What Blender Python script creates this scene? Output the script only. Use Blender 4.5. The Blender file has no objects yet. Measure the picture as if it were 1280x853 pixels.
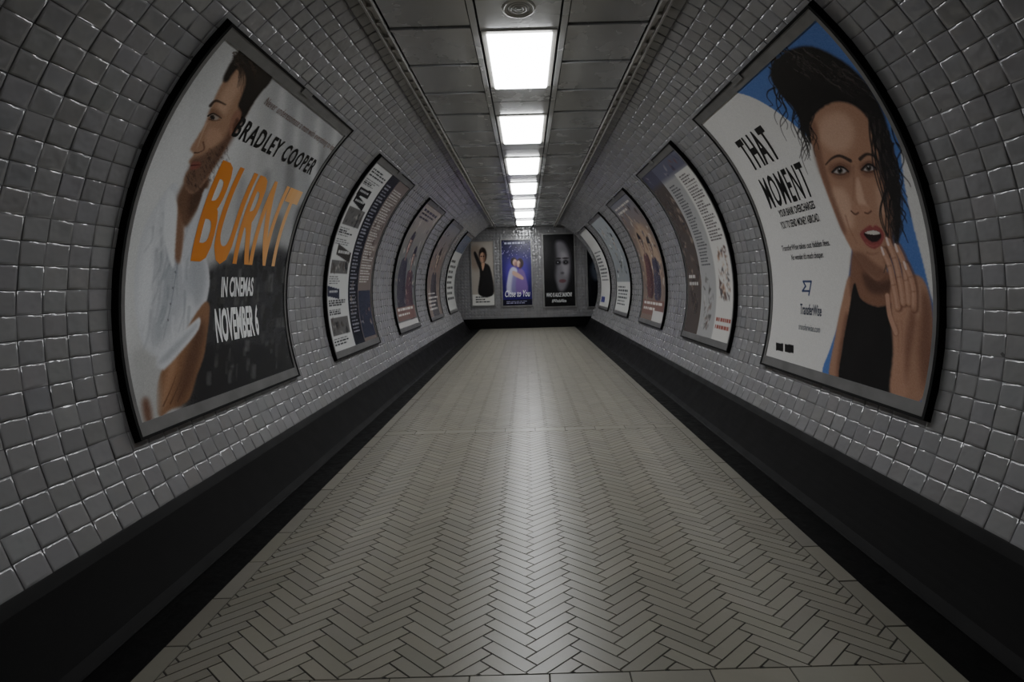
import bpy, bmesh, math, random
import numpy as np
from mathutils import Vector, Matrix
random.seed(7); rng=np.random.default_rng(7)
F=600.0; VX=658.0; VY=354.0; S=0.028; C=math.sqrt(1-S*S)
R=1.83; CAMH=1.215; CZ=1.113; CEIL=2.748; RP=1.806
Y0=-2.6; Y1=12.3; YE=13.0; XE=2.4
A_LO=math.asin((0.278-CZ)/R); A_HI=math.asin((CEIL-CZ)/R)
EMIT=17.5
scene=bpy.context.scene
COL=scene.collection

def lin(c):
    c=np.asarray(c,dtype=float)/255.0
    return np.where(c<=0.04045,c/12.92,((c+0.055)/1.055)**2.4)

# ------------------------------------------------------------ materials
def mat(name,color,rough=0.5,metal=0.0,attr=False,noise=0.0,nscale=6.0,bump=0.0,bscale=20.0,emit=0.0,spec=0.5,rvar=0.0,coat=0.0):
    m=bpy.data.materials.new(name); m.use_nodes=True
    nt=m.node_tree; N=nt.nodes; L=nt.links
    b=N['Principled BSDF']
    rgb=tuple(lin(color))+(1,)
    b.inputs['Base Color'].default_value=rgb
    b.inputs['Roughness'].default_value=rough
    b.inputs['Metallic'].default_value=metal
    b.inputs['Specular IOR Level'].default_value=spec
    b.inputs['Coat Weight'].default_value=coat
    b.inputs['Coat Roughness'].default_value=0.12
    tc=N.new('ShaderNodeTexCoord')
    src=None
    if attr:
        at=N.new('ShaderNodeAttribute'); at.attribute_name='Col'
        src=at.outputs['Color']
    if noise>0:
        n=N.new('ShaderNodeTexNoise'); n.inputs['Scale'].default_value=nscale; n.inputs['Detail'].default_value=6
        L.new(tc.outputs['Object'],n.inputs['Vector'])
        mr=N.new('ShaderNodeMapRange'); mr.inputs['From Min'].default_value=0.3; mr.inputs['From Max'].default_value=0.7
        mr.inputs['To Min'].default_value=1-noise; mr.inputs['To Max'].default_value=1.0
        L.new(n.outputs['Fac'],mr.inputs['Value'])
        mx=N.new('ShaderNodeMix'); mx.data_type='RGBA'; mx.blend_type='MULTIPLY'; mx.inputs[0].default_value=1
        if src: L.new(src,mx.inputs[6])
        else: mx.inputs[6].default_value=rgb
        L.new(mr.outputs['Result'],mx.inputs[7])
        src=mx.outputs[2]
    if src: L.new(src,b.inputs['Base Color'])
    if rvar>0:
        n2=N.new('ShaderNodeTexNoise'); n2.inputs['Scale'].default_value=nscale*2.3; n2.inputs['Detail'].default_value=4
        L.new(tc.outputs['Object'],n2.inputs['Vector'])
        m2=N.new('ShaderNodeMapRange'); m2.inputs['From Min'].default_value=0.3; m2.inputs['From Max'].default_value=0.7
        m2.inputs['To Min'].default_value=max(0.02,rough-rvar); m2.inputs['To Max'].default_value=rough+rvar
        L.new(n2.outputs['Fac'],m2.inputs['Value']); L.new(m2.outputs['Result'],b.inputs['Roughness'])
    if bump>0:
        n3=N.new('ShaderNodeTexNoise'); n3.inputs['Scale'].default_value=bscale; n3.inputs['Detail'].default_value=2
        L.new(tc.outputs['Object'],n3.inputs['Vector'])
        bp=N.new('ShaderNodeBump'); bp.inputs['Strength'].default_value=1.0; bp.inputs['Distance'].default_value=bump
        L.new(n3.outputs['Fac'],bp.inputs['Height']); L.new(bp.outputs['Normal'],b.inputs['Normal'])
    if emit>0:
        b.inputs['Emission Color'].default_value=(0.965,0.985,1.0,1); b.inputs['Emission Strength'].default_value=emit
    return m

M_TILE=mat('glazed_tile',(176,172,166),0.11,attr=True,noise=0.10,nscale=1.0,bump=0.008,bscale=11,rvar=0.03,spec=0.85)
M_GROUT=mat('wall_grout',(84,83,82),0.8,noise=0.3,nscale=9)
M_FTILE=mat('floor_tile',(160,150,130),0.32,attr=True,noise=0.06,nscale=3,bump=0.0006,bscale=25,rvar=0.02,spec=0.65)
M_FGROUT=mat('floor_grout',(32,30,27),0.8,noise=0.3,nscale=12)
M_GUTTER=mat('gutter_stone',(6,6,6),0.6,noise=0.5,nscale=7,bump=0.002,bscale=30,rvar=0.1,spec=0.2)
M_SKIRT=mat('black_skirting',(5,4,4),0.5,noise=0.5,nscale=4,bump=0.001,bscale=6,rvar=0.06,spec=0.14)
M_PANEL=mat('ceiling_metal',(206,207,208),0.26,metal=0.35,noise=0.10,nscale=1.5,bump=0.002,bscale=1.8,rvar=0.04)
M_GAP=mat('ceiling_gap',(18,18,18),0.8)
M_RAIL=mat('rail_metal',(205,203,200),0.4,metal=0.3,noise=0.2,nscale=6)
M_FRAME=mat('frame_metal',(138,137,136),0.4,metal=0.6,noise=0.25,nscale=7)
M_BLACK=mat('black_rubber',(4,4,4),0.5,spec=0.2)
M_PRINT=mat('poster_print',(200,200,200),0.25,attr=True,spec=0.5)
M_GLOW=mat('light_diffuser',(250,248,240),0.5,emit=EMIT)
M_GLOWD=mat('light_diffuser_dim',(250,248,240),0.5,emit=EMIT*0.45)
M_LFR=mat('light_frame',(170,168,162),0.45,metal=0.3)
_inks={}
def ink(c):
    if c not in _inks: _inks[c]=mat('ink_%d_%d_%d'%c,c,0.3)
    return _inks[c]

# ------------------------------------------------------------ helpers
def link(o,parent=None):
    COL.objects.link(o)
    if parent is not None: o.parent=parent
    return o
def meshobj(name,verts,faces,mats,fm=None,cols=None,parent=None,smooth=False):
    me=bpy.data.meshes.new(name); me.from_pydata([tuple(v) for v in verts],[],faces)
    for m in mats: me.materials.append(m)
    if fm is not None: me.polygons.foreach_set('material_index',np.array(fm,dtype=np.int32))
    if cols is not None:
        ca=me.color_attributes.new('Col','FLOAT_COLOR','POINT')
        a=np.ones((len(verts),4),dtype=np.float32); a[:,:3]=cols
        ca.data.foreach_set('color',a.ravel())
    if smooth is not False:
        sm=np.ones(len(me.polygons),dtype=bool) if smooth is True else np.array(smooth,dtype=bool)
        me.polygons.foreach_set('use_smooth',sm)
    me.update()
    return link(bpy.data.objects.new(name,me),parent)
def empty(name,loc,label,cat,group=None):
    e=bpy.data.objects.new(name,None); e.empty_display_size=0.1; e.location=loc
    link(e); e['label']=label; e['category']=cat
    if group: e['group']=group
    return e
def struct(o,label,cat):
    o['kind']='structure'; o['label']=label; o['category']=cat; return o
def attach(o,e):
    o.parent=e; o.matrix_parent_inverse=Matrix.Translation(-Vector(e.location))

def map_side(sg):
    def f(a,b,l,r=R):
        an=b/R; rr=r-l
        return (sg*rr*math.cos(an),a,CZ+rr*math.sin(an))
    return f
def map_end(a,b,l): return (a,YE-l,b)
def map_start(a,b,l): return (a,Y0+l,b)
def map_ceil(a,b,l): return (b,a,CEIL-l)
def map_xside(sg):
    def f(a,b,l): return (sg*(XE-l),a,b)
    return f

def tiled(name,mp,a0,a1,b0,b1,sa,sb,joint,bev,lift,tilt,base,var,mats,offset=0.0,phase=0.0):
    V=[];Fc=[];fm=[];cl=[];sm=[]
    base=lin(base)
    nb=max(1,round((b1-b0)/sb)); sb=(b1-b0)/nb
    for j in range(nb):
        i0=len(V)
        V+= [mp(a0,b0+j*sb,0),mp(a1,b0+j*sb,0),mp(a1,b0+(j+1)*sb,0),mp(a0,b0+(j+1)*sb,0)]
        Fc.append((i0,i0+1,i0+2,i0+3)); fm.append(1); cl+=[(0.1,0.1,0.1)]*4; sm.append(False)
    ct=lambda t:max(-1.6*tilt,min(1.6*tilt,random.gauss(0,tilt)))
    sh=0.012
    for j in range(nb):
        bl=b0+j*sb; bh=bl+sb
        st=phase-(offset*sa if j%2 else 0)+random.gauss(0,0.0012)
        k=math.floor((a0-st)/sa); x=st+k*sa
        while x<a1:
            lo=max(x,a0); hi=min(x+sa,a1); x+=sa
            if hi-lo<0.034: continue
            h=joint/2
            L0,H0,B0,B1=lo+h,hi-h,bl+h,bh-h
            ta=ct(0); tb=ct(0); dl=ct(0)*0.3
            i0=len(V)
            V+=[mp(L0,B0,0.0006),mp(H0,B0,0.0006),mp(H0,B1,0.0006),mp(L0,B1,0.0006)]
            for ins,l in((bev,lift-0.00025),(sh,lift)):
                V+=[mp(L0+ins,B0+ins,l-ta-tb+dl),mp(H0-ins,B0+ins,l+ta-tb+dl),mp(H0-ins,B1-ins,l+ta+tb+dl),mp(L0+ins,B1-ins,l-ta+tb+dl)]
            Fc.append((i0+8,i0+9,i0+10,i0+11)); fm.append(0); sm.append(True)
            for r in(0,4):
                for q in range(4):
                    Fc.append((i0+r+q,i0+r+(q+1)%4,i0+r+4+(q+1)%4,i0+r+4+q)); fm.append(0); sm.append(r==4)
            c=base*(1+random.gauss(0,var))*np.array([1+random.gauss(0,var*0.2),1,1-random.gauss(0,var*0.3)])
            c=np.clip(c,0.01,0.9)
            cl+=[tuple(c)]*12
    return meshobj(name,V,Fc,mats,fm,cl,smooth=sm)

def boxes(name,lst,mats,parent=None,mp=None,nb=1):
    V=[];Fc=[];fm=[]
    for it in lst:
        a0,a1,b0,b1,l0,l1,mi=it[:7]; n=it[7] if len(it)>7 else nb
        i0=len(V)
        for k in range(n+1):
            b=b0+(b1-b0)*k/n
            V+=[mp(a0,b,l0),mp(a1,b,l0),mp(a1,b,l1),mp(a0,b,l1)]
        for k in range(n):
            p=i0+4*k; q=p+4
            for s in range(4):
                Fc.append((p+s,p+(s+1)%4,q+(s+1)%4,q+s)); fm.append(mi)
        Fc.append((i0,i0+1,i0+2,i0+3)); p=i0+4*n; Fc.append((p+3,p+2,p+1,p)); fm+=[mi,mi]
    o=meshobj(name,V,Fc,mats,fm,parent=parent)
    bm=bmesh.new(); bm.from_mesh(o.data); bmesh.ops.recalc_face_normals(bm,faces=bm.faces); bm.to_mesh(o.data); bm.free()
    return o

# ------------------------------------------------------------ walls
WALLC=(141,140,141); TS=0.09; TA=(0.0016,0.0010,0.0024,0.0007)
for sg,nm in((-1,'left'),(1,'right')):
    w=tiled('wall_'+nm,map_side(sg),Y0,Y1,A_LO*R,A_HI*R,TS*1.04,TS,*TA,WALLC,0.045,[M_TILE,M_GROUT],phase=random.random()*0.1)
    struct(w,'curved tunnel wall of small glazed off-white tiles','wall')
    w=tiled('wall_end_'+nm,map_xside(sg),Y1,YE,0.27,CEIL,TS,TS,*TA,WALLC,0.04,[M_TILE,M_GROUT])
    struct(w,'side wall of the crossing passage in off-white tiles','wall')
w=tiled('wall_end',map_end,-XE,XE,0.27,CEIL,TS,TS,*TA,(126,125,126),0.04,[M_TILE,M_GROUT])
struct(w,'off-white tiled wall closing the corridor','wall')
w=tiled('wall_back_added',map_start,-1.9,1.9,0.0,CEIL,TS,TS,*TA,WALLC,0.04,[M_TILE,M_GROUT])  # tunnel really runs on; unseen wall added to keep world light out
struct(w,'added off-white tiled wall closing the corridor behind the camera','wall')

def extr(name,prof,y0,y1,mats,sg,seg=60):
    V=[];Fc=[]
    n=len(prof)
    for k in range(seg+1):
        y=y0+(y1-y0)*k/seg
        for (x,z) in prof: V.append((sg*x,y,z))
    for k in range(seg):
        for i in range(n-1):
            Fc.append((k*n+i,k*n+i+1,(k+1)*n+i+1,(k+1)*n+i))
    return meshobj(name,V,Fc,mats)
prof=[(1.638,0.281),(1.628,0.281),(1.624,0.276)]
for k in range(1,9):
    z=0.275*(1-k/8.0); prof.append((math.sqrt((R-0.008)**2-(CZ-z)**2),z))
prof[-1]=(prof[-1][0],0.004)
prof.append((prof[-1][0]-0.008,0.0))
for sg,nm in((-1,'left'),(1,'right')):
    o=extr('baseboard_'+nm,prof,Y0,Y1,[M_SKIRT],sg); struct(o,'black curved skirting along the tunnel wall','skirting')
o=boxes('baseboard_end',[(-XE,XE,0,0.272,0.0,0.03,0)],[M_SKIRT],mp=map_end); struct(o,'black skirting under the end wall','skirting')

# ------------------------------------------------------------ floor
FW=1.277; BD=0.075
V=[];Fc=[];fm=[];cl=[]
FB=lin((141,137,125))
def fquad(x0,x1,y0,y1,z,mi):
    i=len(V); V.extend([(x0,y0,z),(x1,y0,z),(x1,y1,z),(x0,y1,z)]); Fc.append((i,i+1,i+2,i+3)); fm.append(mi); cl.extend([(0.05,)*3]*4)
fquad(-FW,FW,Y0,YE,-0.002,1)
fquad(-1.62,-FW,Y0,Y1,-0.003,2); fquad(FW,1.62,Y0,Y1,-0.003,2)
fquad(-XE,-FW,Y1,YE,-0.003,2); fquad(FW,XE,Y1,YE,-0.003,2)
def clip(poly,x0,x1,y0,y1):
    for ax,val,s in((0,x0,1),(0,x1,-1),(1,y0,1),(1,y1,-1)):
        out=[]
        for i in range(len(poly)):
            p=poly[i];q=poly[(i+1)%len(poly)]
            ip=(p[ax]-val)*s>=0; iq=(q[ax]-val)*s>=0
            if ip: out.append(p)
            if ip!=iq:
                t=(val-p[ax])/(q[ax]-p[ax]); out.append((p[0]+t*(q[0]-p[0]),p[1]+t*(q[1]-p[1])))
        poly=out
        if len(poly)<3: return None
    return poly
def inset(poly,d):
    n=len(poly); res=poly
    area=sum(poly[i][0]*poly[(i+1)%n][1]-poly[(i+1)%n][0]*poly[i][1] for i in range(n))
    if area<0: poly=poly[::-1]; res=poly
    for i in range(n):
        p=poly[i];q=poly[(i+1)%n]; ex,ey=q[0]-p[0],q[1]-p[1]; l=math.hypot(ex,ey)
        if l<1e-6: continue
        nx,ny=-ey/l,ex/l; c=nx*p[0]+ny*p[1]+d
        out=[]
        m=len(res)
        for k in range(m):
            a=res[k];b=res[(k+1)%m]; da=nx*a[0]+ny*a[1]-c; db=nx*b[0]+ny*b[1]-c
            if da>=0: out.append(a)
            if (da>=0)!=(db>=0):
                t=da/(da-db); out.append((a[0]+t*(b[0]-a[0]),a[1]+t*(b[1]-a[1])))
        res=out
        if len(res)<3: return None
    return res
def ftile(poly):
    p1=inset(poly,0.0015)
    if not p1: return
    cx=sum(p[0] for p in p1)/len(p1); cy=sum(p[1] for p in p1)/len(p1)
    r=max(math.hypot(p[0]-cx,p[1]-cy) for p in p1)
    if r<0.012: return
    n=len(p1); i=len(V)
    tx=random.gauss(0,0.0035); ty=random.gauss(0,0.0035)
    for p in p1: V.append((p[0],p[1],-0.002))
    for p in p1:
        k=1-0.0018/max(0.02,math.hypot(p[0]-cx,p[1]-cy))
        X,Y=cx+(p[0]-cx)*k,cy+(p[1]-cy)*k
        V.append((X,Y,0.0+tx*(X-cx)+ty*(Y-cy)))
    Fc.append(tuple(range(i+n,i+2*n))); fm.append(0)
    for k in range(n): Fc.append((i+k,i+(k+1)%n,i+n+(k+1)%n,i+n+k)); fm.append(0)
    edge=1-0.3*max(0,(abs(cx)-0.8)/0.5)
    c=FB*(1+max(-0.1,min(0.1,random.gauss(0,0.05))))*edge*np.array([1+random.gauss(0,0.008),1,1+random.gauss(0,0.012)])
    cl.extend([tuple(c)]*(2*n))
bands=[1.40+2.53*k for k in range(-1,5)]
BH=0.09
ys=[Y0]
for b in bands: ys+= [b,b+BH]
ys.append(YE)
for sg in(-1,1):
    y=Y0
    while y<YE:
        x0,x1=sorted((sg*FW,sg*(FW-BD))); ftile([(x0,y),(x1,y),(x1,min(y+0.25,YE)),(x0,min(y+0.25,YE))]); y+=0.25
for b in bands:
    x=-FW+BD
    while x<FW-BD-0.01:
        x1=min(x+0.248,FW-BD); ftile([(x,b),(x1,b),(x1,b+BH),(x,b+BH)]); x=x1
w_=0.052; n_=4; YS=0.74
zones=[(ys[i],ys[i+1]) for i in range(0,len(ys),2)]
c45=math.sqrt(0.5)
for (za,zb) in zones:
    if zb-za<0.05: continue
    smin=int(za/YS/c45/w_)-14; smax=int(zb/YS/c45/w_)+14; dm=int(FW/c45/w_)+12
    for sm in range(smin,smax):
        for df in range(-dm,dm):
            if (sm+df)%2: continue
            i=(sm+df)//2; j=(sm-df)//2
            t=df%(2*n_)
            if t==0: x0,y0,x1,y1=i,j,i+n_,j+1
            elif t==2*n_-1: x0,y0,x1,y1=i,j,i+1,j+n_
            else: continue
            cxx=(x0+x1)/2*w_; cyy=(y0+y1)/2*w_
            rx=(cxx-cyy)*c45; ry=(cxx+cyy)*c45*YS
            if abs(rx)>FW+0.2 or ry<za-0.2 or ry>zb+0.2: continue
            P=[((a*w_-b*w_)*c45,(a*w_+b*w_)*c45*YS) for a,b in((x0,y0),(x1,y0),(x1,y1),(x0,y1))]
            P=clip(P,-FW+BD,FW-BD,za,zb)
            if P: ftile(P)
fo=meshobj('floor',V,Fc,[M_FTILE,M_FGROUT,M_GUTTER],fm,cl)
struct(fo,'beige herringbone tiled floor with dark joints','floor')

# ------------------------------------------------------------ ceiling
HW=0.822
lst=[(Y0,YE,-XE,XE,-0.06,-0.002,0)]
PB=0.2648
ph=2.83
k=-12
while ph+k*0.485<YE:
    a0=ph+k*0.485; a1=a0+0.485; k+=1
    if a0<Y0: continue
    a1=min(a1,YE)
    for s in(-1,1):
        b0,b1=sorted((s*(PB+0.02),s*(HW-0.055)))
        lst.append((a0+0.008,a1-0.008,b0+0.005,b1-0.005,0,0.008+0.001*random.random(),1))
        lst.append((a0+0.004,a0+0.020,b0+0.004,b1-0.004,0.006,0.020,1))
k=-4
while 2.91+k*1.455<YE:
    a0=2.91+k*1.455; k+=1
    for (p,q) in((a0-0.655+0.02,a0-0.345),(a0-0.335,a0-0.02)):
        p=max(p,Y0); q=min(q,YE)
        if q-p>0.05: lst.append((p,q,-PB+0.03,PB-0.03,0,0.009,1))
for s in(-1,1):
    lst.append((Y0,YE,s*PB-0.018,s*PB+0.018,0,0.02,1))
    b0,b1=sorted((s*(XE),s*(HW+0.01))); lst.append((Y1,YE,b0,b1,0,0.006,1))
co=boxes('ceiling',lst,[M_GAP,M_PANEL],mp=map_ceil)
struct(co,'flat suspended ceiling of grey metal panels','ceiling')
for s,nm in((-1,'1'),(1,'2')):
    l=[(Y0,YE,*sorted((s*(HW-0.05),s*(HW+0.012))),0,0.012,0),(Y0,YE,*sorted((s*(HW-0.05),s*(HW-0.042))),0,0.04,0),(Y0,YE,*sorted((s*(HW-0.006),s*(HW+0.006))),0,0.05,0)]
    y=Y0+0.05
    while y<YE:
        l.append((y,y+0.03,*sorted((s*(HW-0.045),s*(HW-0.005))),0.01,0.03,0)); y+=0.16
    o=boxes('trim_'+nm,l,[M_RAIL],mp=map_ceil); struct(o,'metal cable channel along the ceiling edge','trim')

for k in range(-1,7):
    a0=2.91+k*1.455; a1=a0+0.79
    e=empty('ceiling_light',(0,(a0+a1)/2,CEIL),'bright white rectangular fluorescent panel set in metal ceiling','light','row of ceiling light panels')
    w=0.2
    fr=boxes('light_frame',[(a0-0.03,a0,-w-0.03,w+0.03,0,0.018,0),(a1,a1+0.03,-w-0.03,w+0.03,0,0.018,0),(a0,a1,-w-0.03,-w,0,0.018,0),(a0,a1,w,w+0.03,0,0.018,0)],[M_LFR],mp=map_ceil)
    attach(fr,e)
    dv=[]; df=[]
    lev=[(0.0,0.004),(0.0,0.022),(0.010,0.036),(0.024,0.042)]
    for ins,l in lev:
        for (a,b) in((a0+ins,-w+ins),(a1-ins,-w+ins),(a1-ins,w-ins),(a0+ins,w-ins)): dv.append(map_ceil(a,b,l))
    for j in range(3):
        for i in range(4): df.append((j*4+i,(j+1)*4+i,(j+1)*4+(i+1)%4,j*4+(i+1)%4))
    df.append((12,13,14,15)); df.append((3,2,1,0))
    d=meshobj('diffuser',dv,df,[M_GLOWD if k<0 else M_GLOW]); attach(d,e)
def disc(name,cx,cy,prof,mats,parent,seg=40):
    V=[];Fc=[]
    for (r,l) in prof:
        for i in range(seg):
            t=2*math.pi*i/seg; V.append((cx+r*math.cos(t),cy+r*math.sin(t),CEIL-l))
    for j in range(len(prof)-1):
        for i in range(seg): Fc.append((j*seg+i,j*seg+(i+1)%seg,(j+1)*seg+(i+1)%seg,(j+1)*seg+i))
    Fc.append(tuple((len(prof)-1)*seg+i for i in range(seg)))
    o=meshobj(name,V,Fc,mats,smooth=False); attach(o,parent); return o
for yy in(2.66,):
    e=empty('ceiling_loudspeaker',(0,yy,CEIL),'round grey ceiling loudspeaker with ringed grille','loudspeaker')
    disc('rim',0,yy,[(0.095,0.009),(0.094,0.013),(0.084,0.016),(0.078,0.012)],[M_LFR],e)
    disc('grille',0,yy,[(0.078,0.010),(0.06,0.013),(0.056,0.010),(0.042,0.014),(0.038,0.010),(0.024,0.014),(0.02,0.011),(0.008,0.014)],[M_FRAME],e)

# ------------------------------------------------------------ posters
def px2cyl(px,py):
    dx=px-VX; dy=py-VY; x=C*dx-S*dy; z=-(S*dx+C*dy)
    d=CAMH-CZ
    a=x*x+z*z; b=2*z*d; c=d*d-RP*RP
    t=(-b+math.sqrt(b*b-4*a*c))/(2*a)
    return (F*t, R*math.atan2(z*t+d,abs(x)*t))
def px2end(px,py):
    dx=px-VX; dy=py-VY; x=C*dx-S*dy; z=-(S*dx+C*dy); t=(YE-0.02)/F
    return (x*t,CAMH+z*t)
def smoothp(P,n=6):
    out=[];m=len(P)
    for i in range(m):
        p0,p1,p2,p3=[np.array(P[(i+k)%m]) for k in(-1,0,1,2)]
        for k in range(n):
            t=k/n
            out.append(tuple(0.5*((2*p1)+(-p0+p2)*t+(2*p0-5*p1+4*p2-p3)*t*t+(-p0+3*p1-3*p2+p3)*t**3)))
    return out
class Canvas:
    def __init__(s,a0,a1,b0,b1,step,flip=False,px=None,bg=(128,128,128)):
        s.a0,s.a1,s.b0,s.b1=a0,a1,b0,b1; s.flip=flip; s.px=px
        s.na=max(4,int((a1-a0)/step)); s.nb=max(4,int((b1-b0)/step)); s.step=step
        s.av=np.linspace(a0,a1,s.na); s.bv=np.linspace(b0,b1,s.nb)
        s.A,s.B=np.meshgrid(s.av,s.bv)
        s.img=np.ones((s.nb,s.na,3))*np.array(bg,dtype=float)
    def n(s,u,v):
        if s.flip: u=1-u
        return (s.a0+(s.a1-s.a0)*u,s.b0+(s.b1-s.b0)*v)
    def P(s,pts,mode):
        return [s.px(*p) for p in pts] if mode=='px' else [s.n(*p) for p in pts]
    def win(s,P,pad):
        xs=[p[0] for p in P]; ys_=[p[1] for p in P]
        i0=max(0,int(np.searchsorted(s.av,min(xs)-pad))-1); i1=min(s.na,int(np.searchsorted(s.av,max(xs)+pad))+1)
        j0=max(0,int(np.searchsorted(s.bv,min(ys_)-pad))-1); j1=min(s.nb,int(np.searchsorted(s.bv,max(ys_)+pad))+1)
        return (slice(j0,j1),slice(i0,i1))
    def blur(s,m,sig):
        sg=sig/s.step
        if sg<0.3: return m
        r=int(3*sg)+1; k=np.exp(-0.5*(np.arange(-r,r+1)/sg)**2); k/=k.sum()
        for ax in(0,1):
            pad=[(0,0),(0,0)]; pad[ax]=(r,r); q=np.pad(m,pad,mode='edge'); o=np.zeros_like(m)
            for i,w in enumerate(k):
                o+=w*(q[i:i+m.shape[0],:] if ax==0 else q[:,i:i+m.shape[1]])
            m=o
        return m
    def put(s,W,m,c,al=1):
        m=(m*al)[...,None]; s.img[W]=s.img[W]*(1-m)+np.array(c,dtype=float)*m
    def poly(s,pts,c,blur=0.0,al=1.0,sm=True,mode='px'):
        P=s.P(pts,mode)
        if sm: P=smoothp(P)
        bl=max(blur,0.45*s.step)
        W=s.win(P,3.5*bl)
        A=s.A[W];B=s.B[W]
        if A.size==0: return
        m=np.zeros_like(A,dtype=bool); n=len(P)
        for i in range(n):
            x0,y0=P[i];x1,y1=P[(i+1)%n]
            if abs(y1-y0)<1e-9: continue
            m^=((y0>B)!=(y1>B))&(A<(x1-x0)*(B-y0)/(y1-y0)+x0)
        s.put(W,s.blur(m.astype(float),bl),c,al)
    def rect(s,u0,v0,u1,v1,c,al=1,blur=0):
        s.poly([(u0,v0),(u1,v0),(u1,v1),(u0,v1)],c,blur,al,False,'n')
    def ell(s,u,v,ru,rv,c,blur=0,al=1,rot=0):
        pts=[]
        for i in range(20):
            t=2*math.pi*i/20; x=ru*math.cos(t); y=rv*math.sin(t)
            pts.append((u+x*math.cos(rot)-y*math.sin(rot),v+x*math.sin(rot)+y*math.cos(rot)))
        s.poly(pts,c,blur,al,False,'n')
    def stroke(s,pts,w,c,al=1,mode='px',taper=True,curve=True,soft=1.0):
        P=s.P(pts,mode)
        if curve and len(P)>2:
            Q=[];m=len(P)
            for i in range(m-1):
                p0=np.array(P[max(i-1,0)]);p1=np.array(P[i]);p2=np.array(P[i+1]);p3=np.array(P[min(i+2,m-1)])
                for k in range(4):
                    t=k/4; Q.append(tuple(0.5*((2*p1)+(-p0+p2)*t+(2*p0-5*p1+4*p2-p3)*t*t+(-p0+3*p1-3*p2+p3)*t**3)))
            Q.append(P[-1]); P=Q
        W=s.win(P,w); A=s.A[W];B=s.B[W]
        if A.size==0: return
        n=len(P)-1; D=np.zeros_like(A)
        for i in range(n):
            x0,y0=P[i];x1,y1=P[i+1]; dx,dy=x1-x0,y1-y0; L=dx*dx+dy*dy+1e-12
            t=np.clip(((A-x0)*dx+(B-y0)*dy)/L,0,1)
            d=np.hypot(A-x0-t*dx,B-y0-t*dy)
            ww=w*(1-0.7*(i+t)/n) if taper else w
            D=np.maximum(D,np.clip((ww/2-d)/(s.step*soft)+0.5,0,1))
        s.put(W,D,c,al)
    def vgrad(s,c,v0,v1,al=1):
        v=(s.B-s.b0)/(s.b1-s.b0); s.put((slice(None),slice(None)),np.clip((v-v0)/(v1-v0),0,1),c,al)
    def mute(s,f):
        g=s.img.mean(axis=2,keepdims=True); s.img=s.img*(1-f)+g*f
    def grain(s,amt):
        g=rng.normal(0,amt,(s.nb,s.na)); s.img+=g[...,None]
    def bars(s,u0,v0,u1,v1,n,c,fill=0.55,al=0.9,rag=0.4):
        h=(v1-v0)/n
        for i in range(n):
            e=u1-(u1-u0)*rag*random.random()
            u=u0
            while u<e:
                w=(u1-u0)*random.uniform(0.06,0.2); s.rect(u,v1-(i+fill)*h,min(u+w,e),v1-i*h-0.1*h,c,al); u+=w+(u1-u0)*0.03
    def build(s,mp,lift,parent,label=None):
        col=lin(np.clip(s.img,0,255)).reshape(-1,3)
        V=[mp(a,b,lift) for a,b in zip(s.A.ravel(),s.B.ravel())]
        na=s.na
        Fc=[(j*na+i,j*na+i+1,(j+1)*na+i+1,(j+1)*na+i) for j in range(s.nb-1) for i in range(na-1)]
        o=meshobj('print',V,Fc,[M_PRINT],None,col,smooth=True); attach(o,parent)
        return o

class Letters:
    def __init__(s,mp,lift,px,parent): s.mp=mp;s.lift=lift;s.px=px;s.parent=parent
    def raw(s,txt,o,ax,bx,h,color,bold=0.0,shear=0.0,gap=1.0,grad=None):
        c=bpy.data.curves.new('t','FONT'); c.body=txt; c.offset=bold; c.resolution_u=3; c.space_character=gap
        ob=bpy.data.objects.new('t',c); COL.objects.link(ob)
        dg=bpy.context.evaluated_depsgraph_get(); me=bpy.data.meshes.new_from_object(ob.evaluated_get(dg))
        bpy.data.objects.remove(ob)
        bm=bmesh.new(); bm.from_mesh(me); bpy.data.meshes.remove(me)
        if not bm.verts: bm.free(); return
        xs=[v.co.x for v in bm.verts]; ymax=max(v.co.y for v in bm.verts) if len(txt)<3 else 0.70
        x0,x1=min(xs),max(xs)
        if grad:
            for k in range(1,grad[1]):
                bmesh.ops.bisect_plane(bm,geom=bm.verts[:]+bm.edges[:]+bm.faces[:],plane_co=(x0+(x1-x0)*k/grad[1],0,0),plane_no=(1,0,0))
            for f in bm.faces:
                f.material_index=min(grad[1]-1,int((f.calc_center_median().x-x0)/(x1-x0)*grad[1]))
        for v in bm.verts:
            u=(v.co.x-x0)/(x1-x0); y=v.co.y/ymax
            v.co=Vector((o[0]+ax*(u+shear*y*h/abs(ax)),o[1]+bx*u+h*y,0))
        b=min(v.co.y for v in bm.verts); e=max(v.co.y for v in bm.verts)
        k=math.floor(b/0.04)+1
        while k*0.04<e:
            bmesh.ops.bisect_plane(bm,geom=bm.verts[:]+bm.edges[:]+bm.faces[:],plane_co=(0,k*0.04,0),plane_no=(0,1,0)); k+=1
        bm.verts.index_update()
        V=[s.mp(v.co.x,v.co.y,s.lift) for v in bm.verts]
        Fc=[tuple(v.index for v in f.verts) for f in bm.faces]; fm=[f.material_index for f in bm.faces]
        bm.free()
        if grad:
            mats=[ink(tuple(int(color[i]+(grad[0][i]-color[i])*(k/(grad[1]-1))**1.5) for i in range(3))) for k in range(grad[1])]
        else: mats=[ink(color)]
        ob=meshobj('lettering',V,Fc,mats,fm); attach(ob,s.parent)
    def pt(s,txt,bl,br,tl,color,bold=0.0,shear=0.0,gap=1.0,level=True,grad=None):
        A=s.px(*bl);B=s.px(*br);T=s.px(*tl)
        db=0 if level else B[1]-A[1]; o=(A[0],(A[1]+B[1])/2 if level else A[1])
        s.raw(txt,o,B[0]-A[0],db,T[1]-A[1],color,bold,shear,gap,grad)

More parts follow.
